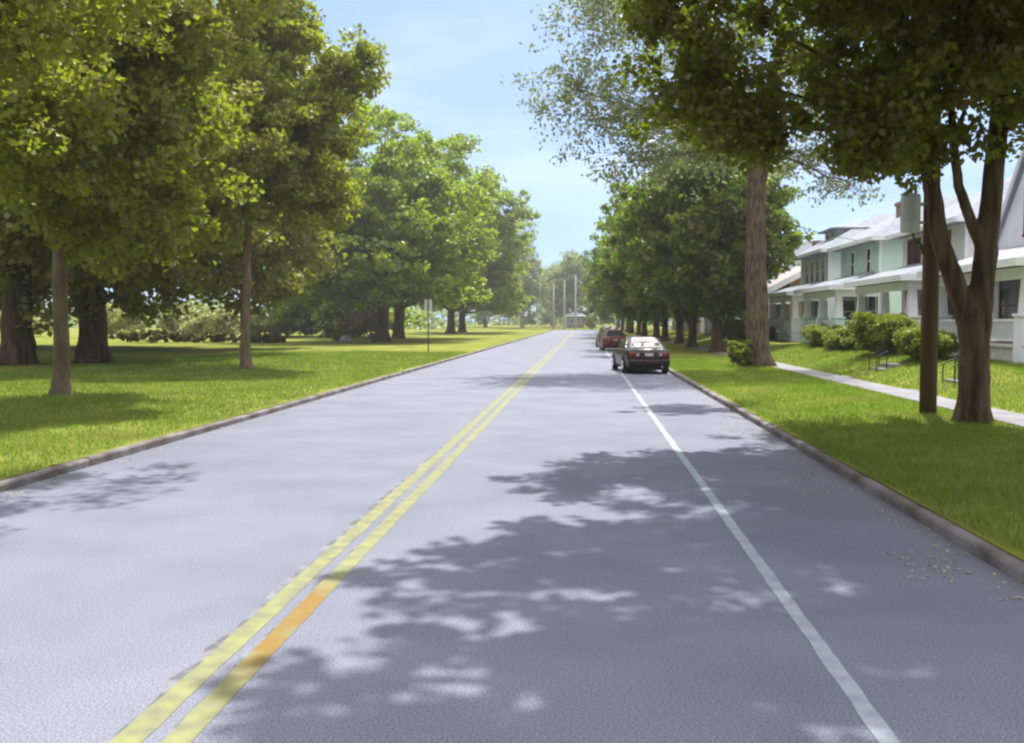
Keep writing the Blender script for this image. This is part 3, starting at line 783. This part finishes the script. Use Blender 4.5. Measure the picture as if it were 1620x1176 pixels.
def house(label, y0, y1, wall, roof, kind='hip', group='houses along the street', ze=6.0, zr=8.7, depth=9.0, windows=(), side_windows=(), frame=None,
          dormer=False, chimney=None, porch='hip', pier=None, zg=.8, xf=14.6, xp=12.5, door_y=None, ncol=3, coat=None, z_pe=3.6, detail=True):
    frame = frame or M['white']
    w = y1-y0
    root = thing('house', label, 'house', (xf, y0, 0), 0, group)   # local x = 0 at facade, y = 0 near side
    px = xp-xf
    # walls
    b = MB()
    if kind == 'hip':
        b.box(0, depth, 0, w, zg-.5, ze)
    elif kind == 'gable_front':
        b.prism([(0,zg-.5),(w,zg-.5),(w,ze),(w/2,zr-.25),(0,ze)], 'x', 0, depth)
    else:
        b.prism([(0,zg-.5),(depth,zg-.5),(depth,ze-.1),(depth*.5,zr-.25),(0,ze+.35)], 'y', 0, w)
    b.build('wall', wall, root)
    # roof
    b = MB()
    if kind == 'hip':
        hip_roof(b, 0, depth, 0, w, ze, zr)
    elif kind == 'gable_front':
        sl = (zr-ze)/(w/2); ov = .45; t = .2
        prof = [(-ov, ze-sl*ov), (w/2, zr), (w+ov, ze-sl*ov), (w+ov, ze-sl*ov+t), (w/2, zr+t), (-ov, ze-sl*ov+t)]
        b.prism(prof, 'x', -.14, depth+.3)
        for q_ in (0, 1):
            bb = MB(); e0, e1 = ((prof[0], prof[1]), (prof[2], prof[1]))[q_]
            bb.prism([(e0[0], e0[1]-.02), (e1[0], e1[1]-.02), (e1[0], e1[1]+t+.02), (e0[0], e0[1]+t+.02)], 'x', -.2, -.143); bb.build('barge_board', M['white'], root)
    else:
        xe = px-.35; t = .2; ov = .55
        ze0 = z_pe+.1
        prof = [(xe, ze0), (depth*.5, zr), (depth+.6, ze-.4), (depth+.6, ze-.4+t), (depth*.5, zr+t), (xe, ze0+t)]
        b.prism(prof, 'y', -ov, w+ov)
        for yy in (-ov-.06, w+ov):
            bb = MB(); bb.prism([(xe-.05, ze0-.22), (depth*.5, zr-.22), (depth*.5, zr+t+.03), (xe-.05, ze0+t+.03)], 'y', yy, yy+.058)
            bb.build('barge_board', M['white'], root)
    rf = b.build('roof', roof, root)
    if kind == 'hip':
        e = MB()   # white fascia and gutter
        for (a0,a1,c0,c1) in ((-.66,-.603,-.6,w+.6),(-.6,depth+.6,-.66,-.603)):
            e.box(a0,a1,c0,c1, ze-.02, ze+.17)
        e.build('gutter', M['white'], root)
        for yy in (0, w):
            c = MB(); c.box(-.03, .10, yy-.03 if yy == 0 else yy-.1, .1 if yy == 0 else yy+.03, zg, ze-.01); c.build('corner_board', M['white'], root)
    if chimney:
        cx, cy, cz = chimney
        c = MB(); c.box(cx-.35, cx+.35, cy-.45, cy+.45, ze, cz); c.box(cx-.42, cx+.42, cy-.52, cy+.52, cz-.02, cz+.14)
        c.build('chimney', M['brick'], root)
    if dormer:
        yc = w/2; d = MB()
        d.box(1.0, 3.6, yc-1.5, yc+1.5, ze+.5, ze+1.55)
        do = d.build('dormer', wall, root)
        d = MB(); hip_roof(d, 1.0, 4.2, yc-1.5, yc+1.5, ze+1.555, ze+2.3, .4, .1); d.build('dormer_roof', roof, do)
        for q in (-.6, .6): window(root, 'front', yc+q, ze+1.1, .7, .6, 1.0, frame)
    for (a, z, ww, hh) in windows: window(root, 'front', a, z, ww, hh, 0, frame)
    for (a, z, ww, hh) in side_windows: window(root, 'side', a, z, ww, hh, 0, frame)
    # door
    dy = door_y if door_y is not None else w*.35
    d = MB(); d.box(-.06, 0, dy-.5, dy+.5, zg+.5, zg+2.6); dd = d.build('door', DOORM, root)
    d = MB(); d.box(-.09, -.061, dy+.36, dy+.42, zg+1.4, zg+1.55); d.build('handle', M['steel'], dd)
    # porch
    if porch:
        f = MB(); f.box(px+.05, -.005, .05, w-.05, zg-.4, zg+.45); f.box(px-.05, -.004, -.05, w+.05, zg+.452, zg+.53)
        f.build('porch_floor', M['soffit'], root)
        if porch in ('hip', 'shed'):
            r = MB()
            x0, x1, c0, c1, zt = px-.4, -.03, -.4, w+.4, z_pe+.95
            vs = [(x0,c0,z_pe),(x1,c0,z_pe),(x1,c1,z_pe),(x0,c1,z_pe),(x0,c0,z_pe+.2),(x1,c0,z_pe+.2),(x1,c1,z_pe+.2),(x0,c1,z_pe+.2),(x1,c0+1.3,zt),(x1,c1-1.3,zt)]
            r.add(vs, [(0,3,2,1),(0,1,5,4),(2,3,7,6),(3,0,4,7),(4,5,8),(4,8,9,7),(7,9,6),(1,2,6,9,8,5)])
            r.build('porch_roof', roof, root)
            e = MB(); e.box(x0-.06, x0-.003, c0, c1, z_pe-.03, z_pe+.2); e.box(x0-.06, x1, c0-.06, c0-.003, z_pe-.03, z_pe+.2); e.build('porch_gutter', M['white'], root)
        e = MB(); e.box(px-.02, px+.2, 0, w, z_pe-.36, z_pe-.03); e.box(px+.203, -.01, 0, .2, z_pe-.36, z_pe-.03); e.build('beam', M['white'], root)
        for k in range(ncol):
            yy = .22 + (w-.44)*k/(ncol-1)
            p = MB(); p.box(px-.06, px+.46, yy-.26, yy+.26, zg-.4, zg+1.35); p.box(px-.1, px+.5, yy-.3, yy+.3, zg+1.352, zg+1.43)
            po = p.build('pier', pier or wall, root)
            c = MB()
            z0, z1 = zg+1.43, z_pe-.362
            a, t_ = .19, .14
            cx = px+.2
            c.add([(cx-a,yy-a,z0),(cx+a,yy-a,z0),(cx+a,yy+a,z0),(cx-a,yy+a,z0),(cx-t_,yy-t_,z1),(cx+t_,yy-t_,z1),(cx+t_,yy+t_,z1),(cx-t_,yy+t_,z1)],
                  [(0,3,2,1),(4,5,6,7),(0,1,5,4),(1,2,6,5),(2,3,7,6),(3,0,4,7)])
            c.build('column', coat or M['white'], root)
        if detail:
            rl = MB()
            for (q0, q1) in [(.22+(w-.44)*k/(ncol-1), .22+(w-.44)*(k+1)/(ncol-1)) for k in range(ncol-1)]:
                rl.box(px+.16, px+.24, q0+.27, q1-.27, zg+1.2, zg+1.28); rl.box(px+.17, px+.23, q0+.27, q1-.27, zg+.62, zg+.68)
                nb = int((q1-q0-.6)/.14)
                for i in range(nb):
                    q = q0+.36+i*.14
                    rl.box(px+.18, px+.22, q, q+.04, zg+.683, zg+1.198)
            for i in range(12):
                rl.box(px+.6+i*.14, px+.64+i*.14, .1, .14, zg+.683, zg+1.198)
            rl.box(px+.5, -.01, .08, .16, zg+1.2, zg+1.28); rl.box(px+.5, -.01, .09, .15, zg+.62, zg+.68)
            rl.build('railing', M['white'], root)
        # big dark porch window
        window(root, 'front', w*.74, zg+1.75, 2.5, 1.9, 0, frame)
        window(root, 'front', w*.14, zg+1.75, 1.2, 1.8, 0, frame)
    return root

W2 = lambda w: [(w*.25, 5.1, .8, 1.2), (w*.75, 5.1, .8, 1.2)]
house('nearest house at the right edge, lilac siding gable above a lilac shingle porch roof', 29, 36.3, S_LILAC, M['roof_lilac'], 'gable_front', ze=4.5, zr=9.0,
      windows=[(2.3, 5.6, .9, 1.4), (4.4, 5.6, .9, 1.4)], side_windows=[(3, 2.6, .9, 1.4)], frame=M['red_frame'], pier=S_LILAC)
house('house behind the utility pole with red framed upstairs windows', 39, 46.4, S_CREAM, M['roof_pale'], 'hip', ze=5.8, zr=8.3,
      windows=[(6.3, 4.95, .6, 1.2), (5.4, 4.95, .6, 1.2), (2.0, 4.95, .8, 1.2)], side_windows=[(2.5, 5, .8, 1.2), (2.5, 2.4, .9, 1.4)], frame=M['red_frame'])
house('pale mint green house with pale hipped roof and two narrow upstairs windows', 50, 57.3, S_MINT, M['roof_pale'], 'hip', ze=6.0, zr=8.6,
      windows=[(4.8, 5.1, .62, 1.25), (1.8, 5.1, .62, 1.25)], side_windows=[(6.5, 5, .8, 1.2)], chimney=(1.9, 2.2, 8.0))
house('white two storey house with a row of four upstairs windows and a roof dormer', 60.2, 67.6, S_GREY, M['roof_pale'], 'hip', ze=6.15, zr=8.8,
      windows=[(1.2+k*1.45, 5.15, .75, 1.3) for k in range(4)], side_windows=[(3.5, 5, .8, 1.2), (1.6, 2.4, .8, 1.3)], dormer=True)
house('brown bungalow with wide white barge boards and deep shaded porch', 71.2, 79, S_BROWN, M['roof_brown'], 'gable_side', ze=4.6, zr=7.4,
      windows=[], side_windows=[(4.5, 5.2, 1.0, .9), (2.5, 2.4, .9, 1.3)], porch='under', ncol=4, chimney=(3.2, 5.5, 8.0))
far_l = ['white house seen just left of the stout grey trunk', 'white house behind the second gap in the maple trunks', 'cream house behind the middle of the maple row', 'white house behind the far maple trunks', 'grey house near the far end of the maple row', 'white house last before the cross road']
for k, y0 in enumerate((84, 95.5, 107, 119, 133, 150)):
    house(far_l[k], y0, y0+7.4, (S_WHITE, S_WHITE, S_CREAM, S_WHITE, S_GREY, S_WHITE)[k], (M['roof_pale'], M['roof_lilac'])[k % 2], ('gable_front', 'hip')[k % 2], ze=(5.4, 6.0)[k % 2], zr=8.8,
          windows=W2(7.4), side_windows=[(2, 5, .9, 1.2), (2, 2.4, .9, 1.3)], detail=False)
# cottage behind the poles at the end of the road
house('small low grey outbuilding with pale roof behind the middle and right bare poles', -3, 3, S_DARK, M['roof_pale'], 'hip', ze=3.3, zr=4.7, depth=4.6, porch=None, zg=.5, xf=0, xp=0, windows=[(4.2,2.2,.9,1.1)], side_windows=[(1.4,2.1,.9,1.1),(3.3,2.1,.9,1.1)]).location = (-4.6, 250, 0)

# ------------------------------------------------------------------ garden steps with handrails
def steps(label, x, y, wl):
    root = thing('garden_steps', label, 'steps', (x, y, 0), 0, 'concrete garden steps up the lawn bank')
    w = MB(); w.box(8.684-x, .05, -.6, .6, .05, .171); w.build('landing', M['concrete'], root, bevel=.008)
    for k in range(3):
        s = MB(); s.box(.055+k*.34, .39+k*.34, -.6, .6, .0, .30+k*.155); s.build('step', M['concrete'], root, bevel=.01)
    for yy in (-.42, .42):
        r = MB()
        r.tube([(.3,yy,.28),(.3,yy,.86)], [.018]*2, 8); r.tube([(.62,yy,.44),(.62,yy,1.02)], [.018]*2, 8)
        r.tube([(.26,yy,.84),(.3,yy,.86),(.62,yy,1.02),(.66,yy,1.02)], [.018]*4, 8)
        r.build('handrail', M['iron'], root)
steps('concrete steps with thin iron handrails before the hedges, left of the utility pole', 9.3, 33.4, 0)
steps('concrete steps with iron handrails seen between utility pole and forked maple', 9.3, 26.6, 0)

# ------------------------------------------------------------------ utility pole
up = thing('utility_pole', 'dark wooden utility pole with grey cabinets beside the forked maple', 'utility pole', (6.9, 20.2, -.06))
b = MB(); b.tube([(0,0,-.3),(0,0,3),(-.02,0,6),(-.05,0,10.5)], [.165,.16,.15,.125], 16); b.build('pole', M['pole_wood'], up, True)
b = MB()   # transformer can with lid, sloped shoulder
prof = [(.0,3.82),(.16,3.83),(.185,3.87),(.19,4.5),(.175,4.58),(.0,4.62)]
n = 18
vs, fs = [], []
for r_, z in prof:
    for k in range(n):
        a = 2*math.pi*k/n; vs.append((-.43+r_*math.cos(a), -.03+r_*math.sin(a), z))
for i in range(len(prof)-1):
    for k in range(n): fs.append((i*n+k, i*n+(k+1) % n, (i+1)*n+(k+1) % n, (i+1)*n+k))
b.add(vs, fs)
tr = b.build('transformer', M['cabinet'], up, True)
b = MB(); b.tube([(-.43,-.03,4.6),(-.43,-.03,4.78)], [.035,.025], 8); b.tube([(-.36,-.1,4.59),(-.36,-.1,4.74)], [.03,.02], 8); b.build('bushing', M['dark_trim'], tr)
b = MB(); b.box(-.26,-.15,-.06,.02,4.0,4.06); b.box(-.26,-.14,-.06,.02,4.36,4.42); b.build('bracket', M['steel'], up)
b = MB(); b.tube([(-.38,-.03,3.83),(-.34,-.03,3.68),(-.2,-.02,3.6),(-.17,0,3.4)], [.018]*4, 6); b.build('cable', M['iron'], up)
b = MB(); b.add([(-.52,-.1,5.62),(-.42,-.1,5.62),(-.16,-.1,5.22),(-.16,-.1,5.02),(-.36,-.1,5.1),(-.52,-.1,5.4),
               (-.52,.12,5.62),(-.42,.12,5.62),(-.16,.12,5.22),(-.16,.12,5.02),(-.36,.12,5.1),(-.52,.12,5.4)],
              [(0,1,2,3,4,5),(11,10,9,8,7,6),(0,6,7,1),(1,7,8,2),(2,8,9,3),(3,9,10,4),(4,10,11,5),(5,11,6,0)])
b.build('shield', M['cabinet'], up, bevel=.02)
b = MB(); b.box(-1.1,1.1,-.22,-.12,9.6,9.72); b.build('crossarm', M['pole_wood'], up)
# service cable to the mint house
b = MB(); P0, P1 = Vector((-1.5, 43, 11.2)), Vector((15.0, 50.4, 5.9))
# hung from the stout tree-side pole far up the street to the house corner
pts = []
P0 = Vector((9.2, 58.0, 9.0))
for i in range(13):
    t = i/12; p = P0.lerp(P1, t); p.z -= .5*4*t*(1-t); pts.append(p)
b.tube(pts, [.014]*13, 5)
tag(b.build('service_cable', M['iron']), 'thin dark cable slanting down to the pale mint green house', 'cable')

# three pale poles at the end of the road
for k, (x, y, h, lab) in enumerate([(-7.4, 238, 11.2, 'bare pale pole, leftmost and shortest of three at the far end'), (-4.8, 238, 12.0, 'bare pale pole in the middle of three at the far end'), (-2.1, 238, 13.2, 'bare pale pole, rightmost and tallest of three at the far end')]):
    t = thing('pale_pole', lab, 'pole', (x, y, .1), 0, 'pale poles at the far end of the road')
    b = MB(); b.tube([(0,0,-.2),(0,0,5),(0,0,h)], [.24,.21,.16], 12); b.build('pole', M['pale_pole'], t, True)

# ------------------------------------------------------------------ road signs
t = thing('road_sign', 'back of a pale road sign on a brown post in the left lawn', 'road sign', (-9.35, 58.5, .13))
b = MB(); b.prism([(-.035,-.05),(-.022,-.05),(-.022,-.02),(.022,-.02),(.022,-.05),(.035,-.05),(.035,-.008),(-.035,-.008)], 'z', -.2, 3.22); b.build('post', M['rust_post'], t)
b = MB()
w2, h0, h1, c = .23, 2.55, 3.2, .035
b.prism([(-w2+c,h0),(w2-c,h0),(w2,h0+c),(w2,h1-c),(w2-c,h1),(-w2+c,h1),(-w2,h1-c),(-w2,h0+c)], 'y', -.005, .0)
pl = b.build('sign_plate', M['sign_back'], t)
b = MB()
for z in (2.7, 3.05): b.tube([(0,-.065,z),(0,-.05,z)], [.02,.02], 8)
b.build('bolt', M['steel'], pl)
t = thing('stop_sign', 'pale back of a corner sign at the far end of the left kerb', 'road sign', (-10.6, 216, .13))
b = MB(); b.tube([(0,0,-.2),(0,0,2.9)], [.05,.05], 8); b.build('post', M['rust_post'], t)
b = MB(); b.prism([(.42*math.cos(a*math.pi/4+math.pi/8), 2.45+.42*math.sin(a*math.pi/4+math.pi/8)) for a in range(8)], 'y', .055, .07); b.build('sign_plate', M['sign_back'], t)
t = thing('fire_hydrant', 'tiny yellow hydrant by the far left street corner', 'hydrant', (-9.6, 212, .13))
b = MB(); b.tube([(0,0,0),(0,0,.08),(0,0,.081),(0,0,.6),(0,0,.7),(0,0,.78)], [.2,.2,.13,.13,.12,.03], 12); b.build('barrel', M['yellow_hyd'], t, False)
b = MB(); b.tube([(-.22,0,.5),(.22,0,.5)], [.06,.06], 8); b.build('nozzle', M['yellow_hyd'], t)
# white stone
rng_ = random.Random(4); b = MB(); vs = []; fs = []
for i in range(7):
    for k in range(10):
        th, ph = math.pi*i/6, 2*math.pi*k/10
        r_ = 1+rng_.uniform(-.14,.14)
        vs.append((.55*r_*math.sin(th)*math.cos(ph), .45*r_*math.sin(th)*math.sin(ph), .22+.42*r_*math.cos(th)))
for i in range(6):
    for k in range(10): fs.append((i*10+k, (i+1)*10+k, (i+1)*10+(k+1) % 10, i*10+(k+1) % 10))
b.add(vs, fs); o = b.build('stone', M['stone']); o.location = (-21.4, 87, .13)
tag(o, 'small white stone lying alone on the sunny left lawn', 'stone')

# ------------------------------------------------------------------ parked cars (nose towards +Y)
def loft(mb, secs):
    n = len(secs[0])
    vs = [p for s_ in secs for p in s_]
    fs = []
    for i in range(len(secs)-1):
        for k in range(n):
            a, c = i*n+k, i*n+(k+1) % n
            fs.append((a, c, c+n, a+n))
    fs += [tuple(range(n)), tuple(reversed(range((len(secs)-1)*n, len(secs)*n)))]
    mb.add(vs, fs)
def car(label, loc, paint, rz=0, Hh=1.40, rear=-1.85, top_r=-.95, top_f=.2, front=1.1, belt=.95):
    root = thing('parked_car', label, 'car', loc, rz, 'cars parked along the house side kerb')
    st = [(-2.30,.66,.40,.74),(-2.27,.76,.32,.88),(-2.16,.82,.27,belt+.005),(-1.7,.855,.24,belt+.025),(-1.0,.865,.22,belt+.01),(0,.865,.21,belt),(1.0,.86,.21,belt-.02),(1.5,.85,.22,.88),(1.95,.82,.25,.80),(2.2,.75,.3,.70),(2.3,.62,.36,.6)]
    b = MB(); secs = []
    for y, hw, zb, zt in st:
        half = [(0,zt+.02),(hw*.6,zt+.012),(hw*.88,zt-.02),(hw*.97,zt-.08),(hw,(zt+zb)*.56),(hw*.985,zb+.14),(hw*.93,zb+.02),(hw*.7,zb)]
        ring = [(x, y, z) for x, z in half] + [(-x, y, z) for x, z in reversed(half[1:])] + []
        ring.insert(len(half), (0, y, zb))
        secs.append(ring)
    loft(b, secs); body = b.build('body', paint, root, True)
    # cabin, tapered and slightly rounded
    lv = [(belt-.05, rear, front, .775), (belt+.18, rear+(top_r-rear)*.42, front+(top_f-front)*.42, .70), (Hh-.07, top_r-.02, top_f+.06, .60), (Hh-.015, top_r+.12, top_f-.1, .52), (Hh, top_r+.3, top_f-.3, .4)]
    secs = []
    for z, yr, yf, hw in lv:
        c = .12
        secs.append([(-hw+c,yr,z),(hw-c,yr,z),(hw,yr+c*1.3,z),(hw,yf-c*1.3,z),(hw-c,yf,z),(-hw+c,yf,z),(-hw,yf-c*1.3,z),(-hw,yr+c*1.3,z)])
    b = MB(); loft(b, secs); cab = b.build('cabin', paint, root, False, .02)
    def quad(name, pts, m, off):
        v = [Vector(p) for p in pts]; nrm = (v[1]-v[0]).cross(v[3]-v[0]).normalized()
        if nrm.dot(v[0]-Vector((0,-.3,1.1))) < 0: nrm = -nrm
        g = MB(); g.add([p+nrm*off for p in v]+[p-nrm*.01 for p in v], [(0,1,2,3),(7,6,5,4),(0,4,5,1),(1,5,6,2),(2,6,7,3),(3,7,4,0)])
        return g.build(name, m, root)
    def L(i, j, t):  # point between levels
        return [(1-t)*a+t*c for a, c in zip(lv[i], lv[j])]
    A, B_ = L(0,1,.42), L(1,2,.86)
    quad('rear_window', [(-A[3]+.13,A[1],A[0]),(A[3]-.13,A[1],A[0]),(B_[3]-.12,B_[1],B_[0]),(-B_[3]+.12,B_[1],B_[0])], M['car_glass'], .014)
    quad('windscreen', [(-A[3]+.13,A[2],A[0]),(A[3]-.13,A[2],A[0]),(B_[3]-.12,B_[2],B_[0]),(-B_[3]+.12,B_[2],B_[0])], M['car_glass'], .014)
    for s_ in (-1, 1):
        ym0 = -.42
        quad('side_window', [(s_*A[3],A[1]+.32,A[0]),(s_*A[3],ym0-.03,A[0]),(s_*B_[3],ym0-.03,B_[0]),(s_*B_[3],B_[1]+.2,B_[0])], M['car_glass'], .012)
        quad('side_window', [(s_*A[3],ym0+.03,A[0]),(s_*A[3],A[2]-.3,A[0]),(s_*B_[3],B_[2]-.2,B_[0]),(s_*B_[3],ym0+.03,B_[0])], M['car_glass'], .012)
        q = MB(); q.box(s_*.86-.08, s_*.86+.1*s_+.04, .72, .86, belt-.0, belt+.13); q.build('mirror', paint, root, False, .03)
        q = MB(); q.box(min(s_*.36,s_*.74), max(s_*.36,s_*.74), -2.325, -2.24, .68, .82); tl = q.build('tail_light', M['tail'], root, False, .015)
        q = MB(); q.box(min(s_*.38,s_*.48), max(s_*.38,s_*.48), -2.335, -2.32, .70, .79); q.build('reverse_lens', M['lens_clear'], tl)
        q = MB(); q.box(min(s_*.4,s_*.68), max(s_*.4,s_*.68), 2.2, 2.29, .58, .68); q.build('headlight', M['lens_clear'], root, False, .015)
        for yy in (-1.38, 1.38):
            xo = s_*.868
            w = MB(); n = 20
            w.tube([(xo-s_*.2,yy,.315),(xo-s_*.18,yy,.315),(xo,yy,.315),(xo+s_*.018,yy,.315)], [.29,.315,.315,.29], n)
            wo = w.build('wheel', M['tyre'], root, True)
            r2 = MB(); r2.tube([(xo,yy,.315),(xo+s_*.024,yy,.315)], [.205,.195], n)
            for k in range(5):
                a = k*2*math.pi/5
                r2.tube([(xo+s_*.026,yy+.05*math.cos(a),.315+.05*math.sin(a)),(xo+s_*.03,yy+.19*math.cos(a),.315+.19*math.sin(a))], [.03,.025], 6)
            r2.build('rim', M['rim'], wo)
            ar = MB(); vs, fs = [], []
            for k in range(13):
                a = math.pi*k/12
                for rr in (.325, .375):
                    vs.append((xo-s_*.004, yy+rr*math.cos(a), .315+rr*math.sin(a))); vs.append((xo+s_*.012, yy+rr*math.cos(a), .315+rr*math.sin(a)))
            for k in range(12):
                a, c = k*4, k*4+4
                fs += [(a+1,c+1,c+3,a+3),(a,a+2,c+2,c),(a,c,c+1,a+1),(a+2,a+3,c+3,c+2)]
            ar.add(vs, fs); ar.build('wheel_arch', M['tyre'], root)
        q = MB(); q.box(s_*.865-.012, s_*.865+.012, .55, .7, belt-.17, belt-.135); q.box(s_*.865-.012, s_*.865+.012, -.62, -.47, belt-.17, belt-.135); q.build('door_handle', paint, root)
    q = MB(); q.box(-.8,.8,-2.36,-2.2,.36,.56); q.build('bumper', paint, root, False, .05)
    q = MB(); q.box(-.16,.16,-2.328,-2.27,.69,.80); q.build('licence_plate', M['plate'], root)
    q = MB(); q.box(-.7,.7,-2.2,2.1,.16,.27); q.build('underbody', M['tyre'], root)
    q = MB(); q.tube([(.5,-2.36,.28),(.5,-2.1,.28)], [.035,.035], 8); q.build('exhaust_pipe', M['steel'], root)
    return root
p_dark = mat('paint_dark_maroon', (.028,.012,.009), (.032,.014,.010), 2, .35, spec=.35, coat=.2)
p_red = mat('paint_red', (.13,.018,.010), (.12,.017,.010), 2, .4, spec=.35, coat=.2)
p_wine = mat('paint_wine', (.09,.018,.010), (.08,.016,.009), 2, .4, spec=.35, coat=.2)
car('dark maroon sedan parked nearest by the right kerb', (2.22, 39.7, 0), p_dark, R(6))
car('bright red car parked directly ahead of the dark maroon sedan', (2.05, 69.5, 0), p_red, R(2), Hh=1.46, rear=-2.0, top_r=-1.2)
car('wine red taller car parked furthest up the right kerb', (1.9, 78, 0), p_wine, R(3), Hh=1.62, rear=-2.15, top_r=-1.7, belt=1.0)

# ------------------------------------------------------------------ thin haze added to lift the dark tones and pale the far trees
hb = MB(); hb.box(-340, 340, -30, 420, -1.1, 30)
hm = bpy.data.materials.new('haze'); hm.use_nodes = True
hn = hm.node_tree.nodes; hn.remove(hn['Principled BSDF'])
pv = hn.new('ShaderNodeVolumePrincipled'); pv.inputs['Color'].default_value = (.95, .94, .90, 1)
pv.inputs['Density'].default_value = .0005; pv.inputs['Anisotropy'].default_value = .3
hm.node_tree.links.new(pv.outputs[0], hn['Material Output'].inputs['Volume'])
hz = hb.build('haze', hm)
tag(hz, 'thin pale haze added over the whole street to lift the dark tones', 'haze', kind='stuff')
